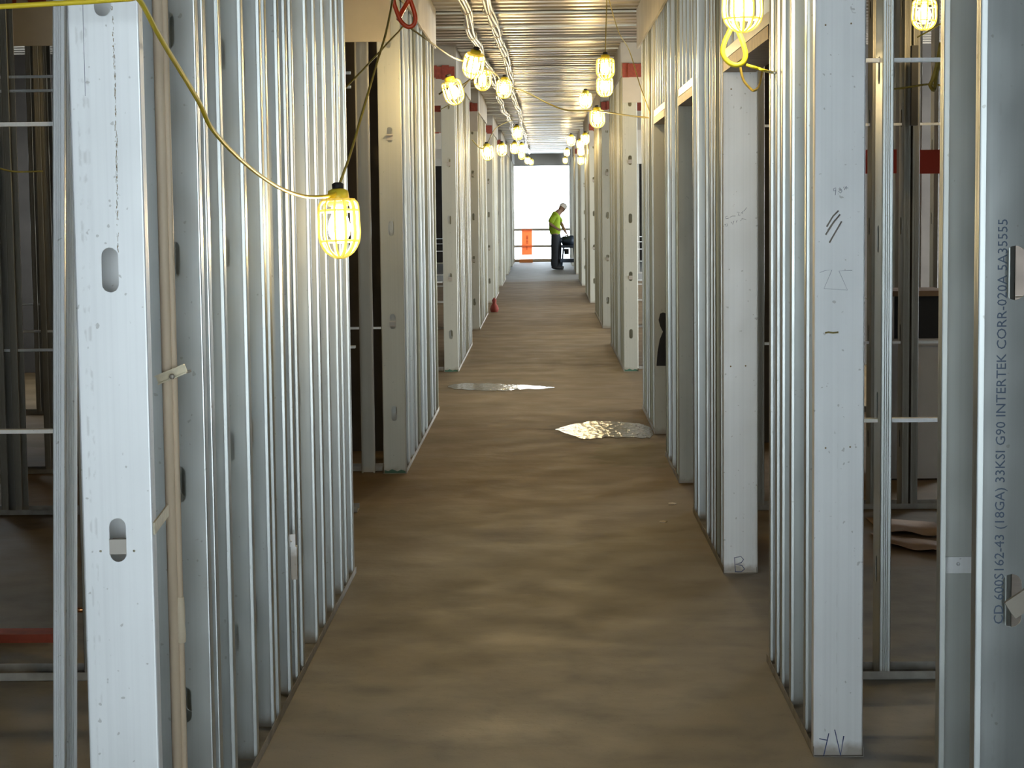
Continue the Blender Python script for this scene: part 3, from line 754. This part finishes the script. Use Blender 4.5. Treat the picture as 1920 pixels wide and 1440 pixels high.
puddle([(1042,806),(1065,814),(1088,822),(1105,824),(1115,822),(1135,821),(1160,820),(1185,821),(1205,822),(1222,820),(1226,812),(1222,803),(1205,796),(1180,792),(1150,792),(1120,791),(1100,791),(1078,796)], 'shiny brown puddle beside the foot of the right wall')
puddle([(925,733),(945,733),(968,731),(990,730),(1020,729),(1040,727),(1015,724),(985,722),(950,721),(915,719),(880,719),(850,721),(838,725),(850,730),(890,732)], 'long thin puddle across the corridor from the left wall')
for px, py, sz, lab in ((1243,979,.020,'pale chip of drywall on the floor, nearer of the two'), (1260,945,.022,'pale chip of drywall on the floor, farther of the two')):
    p = floor_at(px, py); mb = MB(); mb.poly_z([(-sz,-sz),(sz*.6,-sz*1.2),(sz*1.2,sz*.2),(sz*.2,sz*1.2),(-sz*.9,sz*.6)], 0, .005)
    tag(mb.build('drywall_scrap', M_TAPE, None, (p.x, p.y, .0005)), lab, 'scrap')
# black flap hanging off the right wall
yF = 14.15
pts = [(1238,588),(1243,586),(1257,589),(1257,630),(1256,660),(1253,686),(1231,686),(1233,660),(1237,637),(1243,622),(1238,612),(1235,600)]
P = [at(x, y, yF) for x, y in pts]; c = P[0].copy(); mb = MB()
mb.plate([((p-c).x, (p-c).z) for p in reversed(P)], [], 0, .012)
tag(mb.build('rubber_flap', M_BLACK, None, c), 'black rubber flap hung on the studs of the right wall', 'flap')
# red item at the foot of the left wall
p = floor_at(927, 585)
mb = MB(); mb.lathe([(.06,0),(.075,.05),(.06,.10),(.03,.15),(.04,.20),(.01,.24)], 12)
tag(mb.build('red_bag', mat('dark_red_cloth', (.22,.035,.02), .8), None, (p.x, p.y, 0)), 'small dark red bag at the foot of the left wall far in', 'bag')

# right room furniture
yC = 12.45
a = at(1670, 700, yC); b2 = at(1775, 700, yC); zt = at(1740, 690, yC).z; 
e = empty('white_cabinet', ((a.x+b2.x)/2, yC, 0)); hw = (b2.x-a.x)/2; tag(e, 'white base cabinet with a black block in its bay in the right room', 'cabinet')
z_top = at(1740, 545, yC).z; z_b1 = at(1740, 635, yC).z; z_b2 = at(1740, 555, yC).z; z0 = at(1740, 897, yC).z
mb = MB(); mb.box(-hw, hw, 0, .5, z0, z_b1-.045); mb.box(-hw, hw, .45, .5, z_b1, z_b2); mb.box(-hw, -hw+.02, 0, .45, z_b1, z_b2); mb.box(hw-.02, hw, 0, .45, z_b1, z_b2); mb.build('carcass', M_WHITE, e)
MB().box(-hw-.01, hw+.01, -.012, .5, z_b1-.043, z_b1).build('shelf', M_WHITE, e)
MB().box(-hw-.01, hw+.01, -.012, .5, z_b2, z_top).build('top', M_WOOD, e)
MB().box(-hw+.02, hw-.02, .02, .44, z_b1+.001, z_b2-.002).build('black_block', M_BLACK, e)  # solid black block filling the bay
for sx in (-hw+.01, hw-.06):
    for yy in (.02, .44): MB().box(sx, sx+.05, yy, yy+.05, 0, z0).build('leg', M_BLACK, e)
e = empty('cloth_sack', (at(1683, 640, 12.1).x, 12.1, at(1683, 668, 12.1).z)); 
bpy.data.objects.remove(e)
# red banner hung deeper in the right room
for x0, x1, lab in ((1600,1681,'dull red banner strip in the right room, left piece'), (1722,1790,'dull red banner strip in the right room, right piece')):
    p = at(x0, 281, 15.6); p2 = at(x1, 325, 15.6)
    tag(MB().box(0, p2.x-p.x, 0, .006, p2.z-p.z, 0).build('banner', mat('banner_red', (.50,.055,.03), .7), None, p), lab, 'banner')
# black vertical duct strip
p = at(1710, 85, 10.9); p2 = at(1721, 235, 10.9)
tag(MB().box(0, p2.x-p.x, 0, .05, p2.z-p.z, 0).build('black_strip', M_BLACK, None, p), 'black strip taped on a stud of the right room', 'strip')
# warped sheets on the floor of the right room
for i, (x0, y0, x1, y1, dy, lab) in enumerate(((1655,1003,1790,1013,.55,'curled brown cardboard sheet on the right room floor, farther one'), (1660,1029,1790,1046,.45,'curled brown cardboard sheet on the right room floor, nearer one'))):
    a = floor_at(x0, y0); b3 = floor_at(x1, y1); mb = MB(); n_ = 10; vs = []
    for k in range(n_+1):
        t = k/n_; x = a.x+(b3.x-a.x)*t; y = a.y+(b3.y-a.y)*t; z = .012+.018*math.sin(t*5+i)**2
        vs += [(x, y, z), (x, y+dy, .002), (x, y, z+.006), (x, y+dy, .008)]
    fs = []
    for k in range(n_):
        o = 4*k; q4 = o+4; fs += [(o, q4, q4+1, o+1), (o+2, o+3, q4+3, q4+2), (o, o+2, q4+2, q4), (o+1, q4+1, q4+3, o+3)]
    fs += [(0,1,3,2), (4*n_, 4*n_+2, 4*n_+3, 4*n_+1)]
    mb.add(vs, fs, True); tag(mb.build('cardboard_sheet', M_WOOD), lab, 'sheet')
# left room floor things
a = floor_at(-40, 1206); b3 = floor_at(90, 1206)
tag(MB().box(a.x, b3.x+.02, a.y, a.y+.12, .0, .035).build('red_plank', mat('red_board', (.40,.07,.03), .7, 0, .4, 12)), 'dull red board lying on the left room floor', 'board')
p = at(150, 1144, 7.9)
tag(MB().tube([(p.x-.06, 7.9, p.z), (p.x+.05, 7.9, p.z+.002)], .010, 10).tube([(p.x-.05, 7.9, p.z), (p.x-.05, 7.9, 0)], .010, 10).build('copper_stub', M_COPPER), 'short bright copper pipe stub behind the first left studs', 'pipe')
tag(MB().tube(smooth_path(pl([(-20,1232,8.0),(20,1228,8.1),(60,1232,8.1),(100,1226,8.2),(160,1222,8.2)])), .008, 8).build('hose', M_BLACK), 'black hose lying on the left room floor', 'hose')

# ------------------------------------------------------------------ far end: guard rails, banner
YG = 63.4
e = empty('guard_rail', (0, YG, 0)); tag(e, 'wooden guard rail across the bright far opening', 'railing')
for y_, nm in ((430, 'top_rail'), (461, 'mid_rail')):
    z = at(1020, y_, YG).z; MB().box(-1.6, 1.6, -.02, .02, z-.045, z+.03).build(nm, mat(nm+'_wood', (.72,.64,.50), .8), e)
MB().box(-1.6, 1.6, -.02, .02, .0, .09).build('toe_board', mat('toe_board_wood', (.55,.42,.28), .8), e)
for x in (-1.55, 1.5): MB().box(x, x+.05, .021, .07, 0, 1.1).build('post', mat('rail_post_wood', (.45,.36,.24), .8), e)
p = at(978, 430, YG-.06); p2 = at(998, 478, YG-.06); w_ = p2.x-p.x; h_ = p.z-p2.z
e = empty('orange_banner', (p.x, YG-.06, p2.z)); tag(e, 'orange safety banner with dark lettering hung on the guard rail', 'banner')
MB().box(0, w_, 0, .01, 0, h_).build('cloth', mat('orange_cloth', (.95,.42,.22), .7), e)
mb = MB()
for k in range(6): mb.box(w_*.42, w_*.62, -.004, -.0005, h_*(.45+k*.055), h_*(.48+k*.055))
for k in range(2): mb.box(w_*.40, w_*.55, -.004, -.0005, h_*(.22+k*.07), h_*(.25+k*.07))
mb.build('lettering', mat('banner_lettering', (.45,.08,.04), .7), e)
p = floor_at(974, 489); 
tag(MB().box(0, .42, 0, .08, 0, .11).build('orange_board', mat('orange_board', (.90,.30,.08), .7), None, (at(974,486,62.6).x, 62.6, 0)), 'orange plank on the floor below the orange banner', 'board')

# ------------------------------------------------------------------ worker
def skin(name, verts, edges, m_, parent, sub=2, root=0):
    me = bpy.data.meshes.new(name); me.from_pydata([v[:3] for v in verts], edges, [])
    o = bpy.data.objects.new(name, me); C.objects.link(o)
    md = o.modifiers.new('skin', 'SKIN'); md.use_smooth_shade = True; md.branch_smoothing = .6
    for i, v in enumerate(verts):
        sv = me.skin_vertices[0].data[i]; r = v[3]; sv.radius = r if isinstance(r, tuple) else (r, r); sv.use_root = (i == root)
    s2 = o.modifiers.new('sub', 'SUBSURF'); s2.levels = sub; s2.render_levels = sub
    dg = bpy.context.evaluated_depsgraph_get(); m2 = bpy.data.meshes.new_from_object(o.evaluated_get(dg)); bpy.data.objects.remove(o)
    m2.name = name; m2.materials.clear(); m2.materials.append(m_)
    m2.polygons.foreach_set('use_smooth', [True]*len(m2.polygons))
    return obj(name, m2, parent)
YW = 55.3
PW = at(1043, 504, YW); e = empty('person', (PW.x, YW, 0)); tag(e, 'person in lime shirt, dark trousers and pale cap bending over a machine', 'person')
M_SKIN = mat('skin', (.28,.16,.10), .6); oc = bpy.data.materials['orange_cloth'].node_tree; tr = oc.nodes.new('ShaderNodeBsdfTranslucent'); tr.inputs['Color'].default_value = (1,.45,.22,1)
ms = oc.nodes.new('ShaderNodeMixShader'); ms.inputs[0].default_value = .5; oc.links.new(oc.nodes['Principled BSDF'].outputs[0], ms.inputs[1]); oc.links.new(tr.outputs[0], ms.inputs[2]); oc.links.new(ms.outputs[0], oc.nodes['Material Output'].inputs['Surface'])
M_SHIRT = mat('lime_shirt', (.36,.52,.015), .75, 0, .15, 12); M_TROU = mat('dark_trousers', (.025,.03,.036), .85, 0, .3, 8)
body = [(0,0,.98,.13),(-.03,0,1.15,.14),(-.05,0,1.34,.14),(-.01,0,1.48,.10),(.06,0,1.59,.12),(.11,0,1.64,.11),(.16,0,1.68,.12),(.19,0,1.745,.115),   # 0-7 head
 (-.05,-.17,1.47,.050),(-.17,-.27,1.28,.050),(.00,-.29,1.16,.038),(.06,-.29,1.13,.038),                                  # 8-11 near arm
 (.06,.17,1.47,.050),(.17,.20,1.25,.050),(.27,.12,1.04,.036),(.30,.11,.99,.036),                                          # 12-15 far arm
 (-.02,-.09,.86,.085),(-.02,-.10,.50,.062),(-.05,-.10,.10,.042),(.03,.09,.86,.085),(.06,.11,.50,.062),(.03,.11,.10,.042),
 (.255,0,1.665,.03)]
be = [(0,1),(1,2),(2,3),(3,4),(4,5),(5,6),(6,7),(3,8),(8,9),(9,10),(10,11),(3,12),(12,13),(13,14),(14,15),(0,16),(16,17),(17,18),(0,19),(19,20),(20,21),(6,22)]
def fingers(base_i, start, dirv, side):
    n0 = len(body)
    for k, (off, ln_) in enumerate(((-.024,.06),(-.008,.068),(.008,.065),(.024,.052))):
        s = Vector(start)+Vector(side)*off; d = Vector(dirv)
        body.append((*s+d*.02, .009)); body.append((*(s+d*(.02+ln_*.5)), .0085)); body.append((*(s+d*(.02+ln_*.9)+Vector((0,0,-.012))), .0075))
        i = len(body)-3; be.append((base_i, i)); be.append((i, i+1)); be.append((i+1, i+2))
    s = Vector(start)+Vector(side)*-.034; body.append((*s, .010)); body.append((*(s+Vector(dirv)*.03+Vector(side)*-.015), .009)); i = len(body)-2; be.append((base_i, i)); be.append((i, i+1))
fingers(11, (.065,-.29,1.13), (.9,0,-.35), (0,.35,.95))
fingers(15, (.305,.11,.985), (.75,0,-.65), (0,1,0))
bo = skin('body', body, be, M_SKIN, e, 2)
import bmesh
hm = MB(); Mh = Matrix.Translation((.175,-.01,1.705)) @ Matrix.Rotation(.6, 4, 'Y') @ Matrix.Rotation(-.35, 4, 'Z')
hm.lathe([(.001,-.135),(.045,-.125),(.062,-.10),(.076,-.05),(.086,.0),(.090,.04),(.078,.09),(.045,.118),(.001,.125)], 16, Mh @ Matrix.Diagonal((1.12,.88,1,1)))
hm.lathe([(.016,-.03),(.012,-.01),(.005,.02)], 8, Mh @ Matrix.Translation((.098,0,-.02)))       # nose
hm.box(.080,.094,-.026,.026,-.078,-.066,Mh)                                                     # mouth
for sy in (-1, 1):
    hm.lathe([(.001,-.01),(.012,0),(.001,.01)], 8, Mh @ Matrix.Translation((.086,sy*.032,.008)))  # eyes
    hm.lathe([(.001,-.03),(.016,-.015),(.020,.01),(.001,.032)], 8, Mh @ Matrix.Translation((-.005,sy*.080,-.005)))  # ears
bm = bmesh.new(); bm.from_mesh(bo.data); tmpm = hm.mesh('head', M_SKIN); bm.from_mesh(tmpm); bm.to_mesh(bo.data); bm.free(); bpy.data.meshes.remove(tmpm)
shirt = [(-.01,0,.93,.16),(-.03,0,1.12,.185),(-.05,0,1.34,.20),(-.02,0,1.52,.18),(.06,0,1.60,.13),(-.06,-.19,1.50,.105),(-.12,-.235,1.38,.092),(-.16,-.268,1.29,.086),(.06,.18,1.48,.088),(.12,.20,1.37,.080),(.15,.20,1.30,.076)]
skin('shirt', shirt, [(0,1),(1,2),(2,3),(3,4),(3,5),(5,6),(6,7),(3,8),(8,9),(9,10)], M_SHIRT, e, 2)
tro = [(-.01,0,1.10,.13),(-.01,0,.95,.165),(-.04,-.09,.82,.125),(-.04,-.10,.50,.105),(-.06,-.10,.04,.10),(.04,.09,.82,.125),(.06,.11,.50,.105),(.04,.11,.04,.10)]
skin('trousers', tro, [(0,1),(1,2),(2,3),(3,4),(1,5),(5,6),(6,7)], M_TROU, e, 2)
for x, y in ((-.05,-.10),(.03,.11)):
    skin('boot', [(x-.05,y,.12,.07),(x-.03,y,.065,.065),(x+.08,y,.058,.06),(x+.19,y,.05,.05)], [(0,1),(1,2),(2,3)], M_BLACK, e, 2)
capM = mat('pale_cap', (.85,.80,.70), .7)
Mx = Matrix.Translation((.205,-.01,1.745)) @ Matrix.Rotation(.6, 4, 'Y') @ Matrix.Rotation(-.35, 4, 'Z')
mb = MB(); mb.lathe([(.108,-.01),(.110,.02),(.098,.065),(.065,.098),(.025,.11),(.001,.112)], 20, Mx)
vs = []; n_ = 10
for k in range(n_+1):
    a = -PI/2.6+2*PI/2.6*k/n_
    vs += [Mx @ Vector((.10*math.cos(a), .10*math.sin(a), .0)), Mx @ Vector((.10*math.cos(a)+.075*math.cos(a*.8), .105*math.sin(a), -.015)), Mx @ Vector((.10*math.cos(a), .10*math.sin(a), .006)), Mx @ Vector((.10*math.cos(a)+.075*math.cos(a*.8), .105*math.sin(a), -.009))]
fs = []
for k in range(n_): o = 4*k; fs += [(o, o+4, o+5, o+1), (o+2, o+3, o+7, o+6), (o+1, o+5, o+7, o+3), (o, o+2, o+6, o+4)]
mb.add(vs, fs, True); mb.build('cap', capM, e)
# machine
M_MACH = mat('machine_blue_black', (.03,.045,.07), .45, .3)
pm = at(1067, 504, YW); e = empty('pipe_machine', (pm.x, YW+.1, 0)); tag(e, 'dark blue pipe threading machine on a wheeled stand beside the worker', 'machine')
mb = MB()
for x in (-.18, .16):
    for y in (-.2, .2): mb = MB(); mb.tube([(x*1.15, y*1.15, .10), (x*.8, y, .62)], .022, 8); mb.build('leg', M_MACH, e)
MB().box(-.24, .24, -.24, .24, .20, .30).build('shelf', M_MACH, e)
MB().box(-.2, .2, -.2, .2, .60, .68).build('tray', M_MACH, e)
mb = MB(); Mr = Matrix.Translation((0,0,.80)) @ Matrix.Rotation(PI/2, 4, 'Y'); mb.lathe([(.06,-.20),(.12,-.18),(.13,.0),(.15,.02),(.15,.12),(.09,.16),(.06,.24)], 18, Mr); mb.build('motor_body', M_MACH, e)
mb = MB(); Mr = Matrix.Translation((-.22,-.05,.82)) @ Matrix.Rotation(PI/2, 4, 'Y'); mb.lathe([(.03,-.12),(.06,-.10),(.08,-.02),(.08,.04)], 14, Mr); mb.build('chuck', M_MACH, e)
MB().tube([(.02,0,.90), (-.06,.0,.955), (-.10,.0,.94), (-.12,0,.85)], .018, 8).build('handle', M_ZINC, e)
mb = MB(); mb.box(-.13,.0,-.12,.12,.42,.58); mb.build('tool_box', M_BLACK, e)
for x in (-.2, .2):
    for y in (-.22, .22): MB().lathe([(.045,-.018),(.052,-.012),(.052,.012),(.045,.018)], 14, Matrix.Translation((x, y, .053)) @ Matrix.Rotation(PI/2, 4, 'X')).build('wheel', M_BLACK, e)

# ------------------------------------------------------------------ daylight
w = bpy.data.worlds.new('sky'); scn.world = w; w.use_nodes = True
bg = w.node_tree.nodes['Background']; bg.inputs['Color'].default_value = (.80,.91,1.0,1); bg.inputs['Strength'].default_value = 8.0

for w0, w1 in WIN_R[:5]:  # area lights added in the openings to strengthen the sky's daylight
    la = bpy.data.lights.new('window_daylight_boost', 'AREA'); la.shape = 'RECTANGLE'; la.size = w1-w0-.1; la.size_y = 3.0; la.energy = 420; la.color = (.92,.97,1)
    lo = bpy.data.objects.new('window_daylight_boost', la); C.objects.link(lo); lo.location = (6.45, (w0+w1)/2, 1.65)
    lo.rotation_euler = (PI/2, 0, PI/2)
scn.view_settings.view_transform = 'Standard'; scn.view_settings.look = 'None'; scn.view_settings.gamma = 1; scn.view_settings.use_curve_mapping = False
scn.view_settings.exposure = 0.2
cy = scn.cycles
cy.use_denoising = True; cy.max_bounces = 10; cy.diffuse_bounces = 5; cy.glossy_bounces = 6; cy.transmission_bounces = 4
cy.sample_clamp_indirect = 6; cy.caustics_reflective = False; cy.caustics_refractive = False; cy.blur_glossy = .5
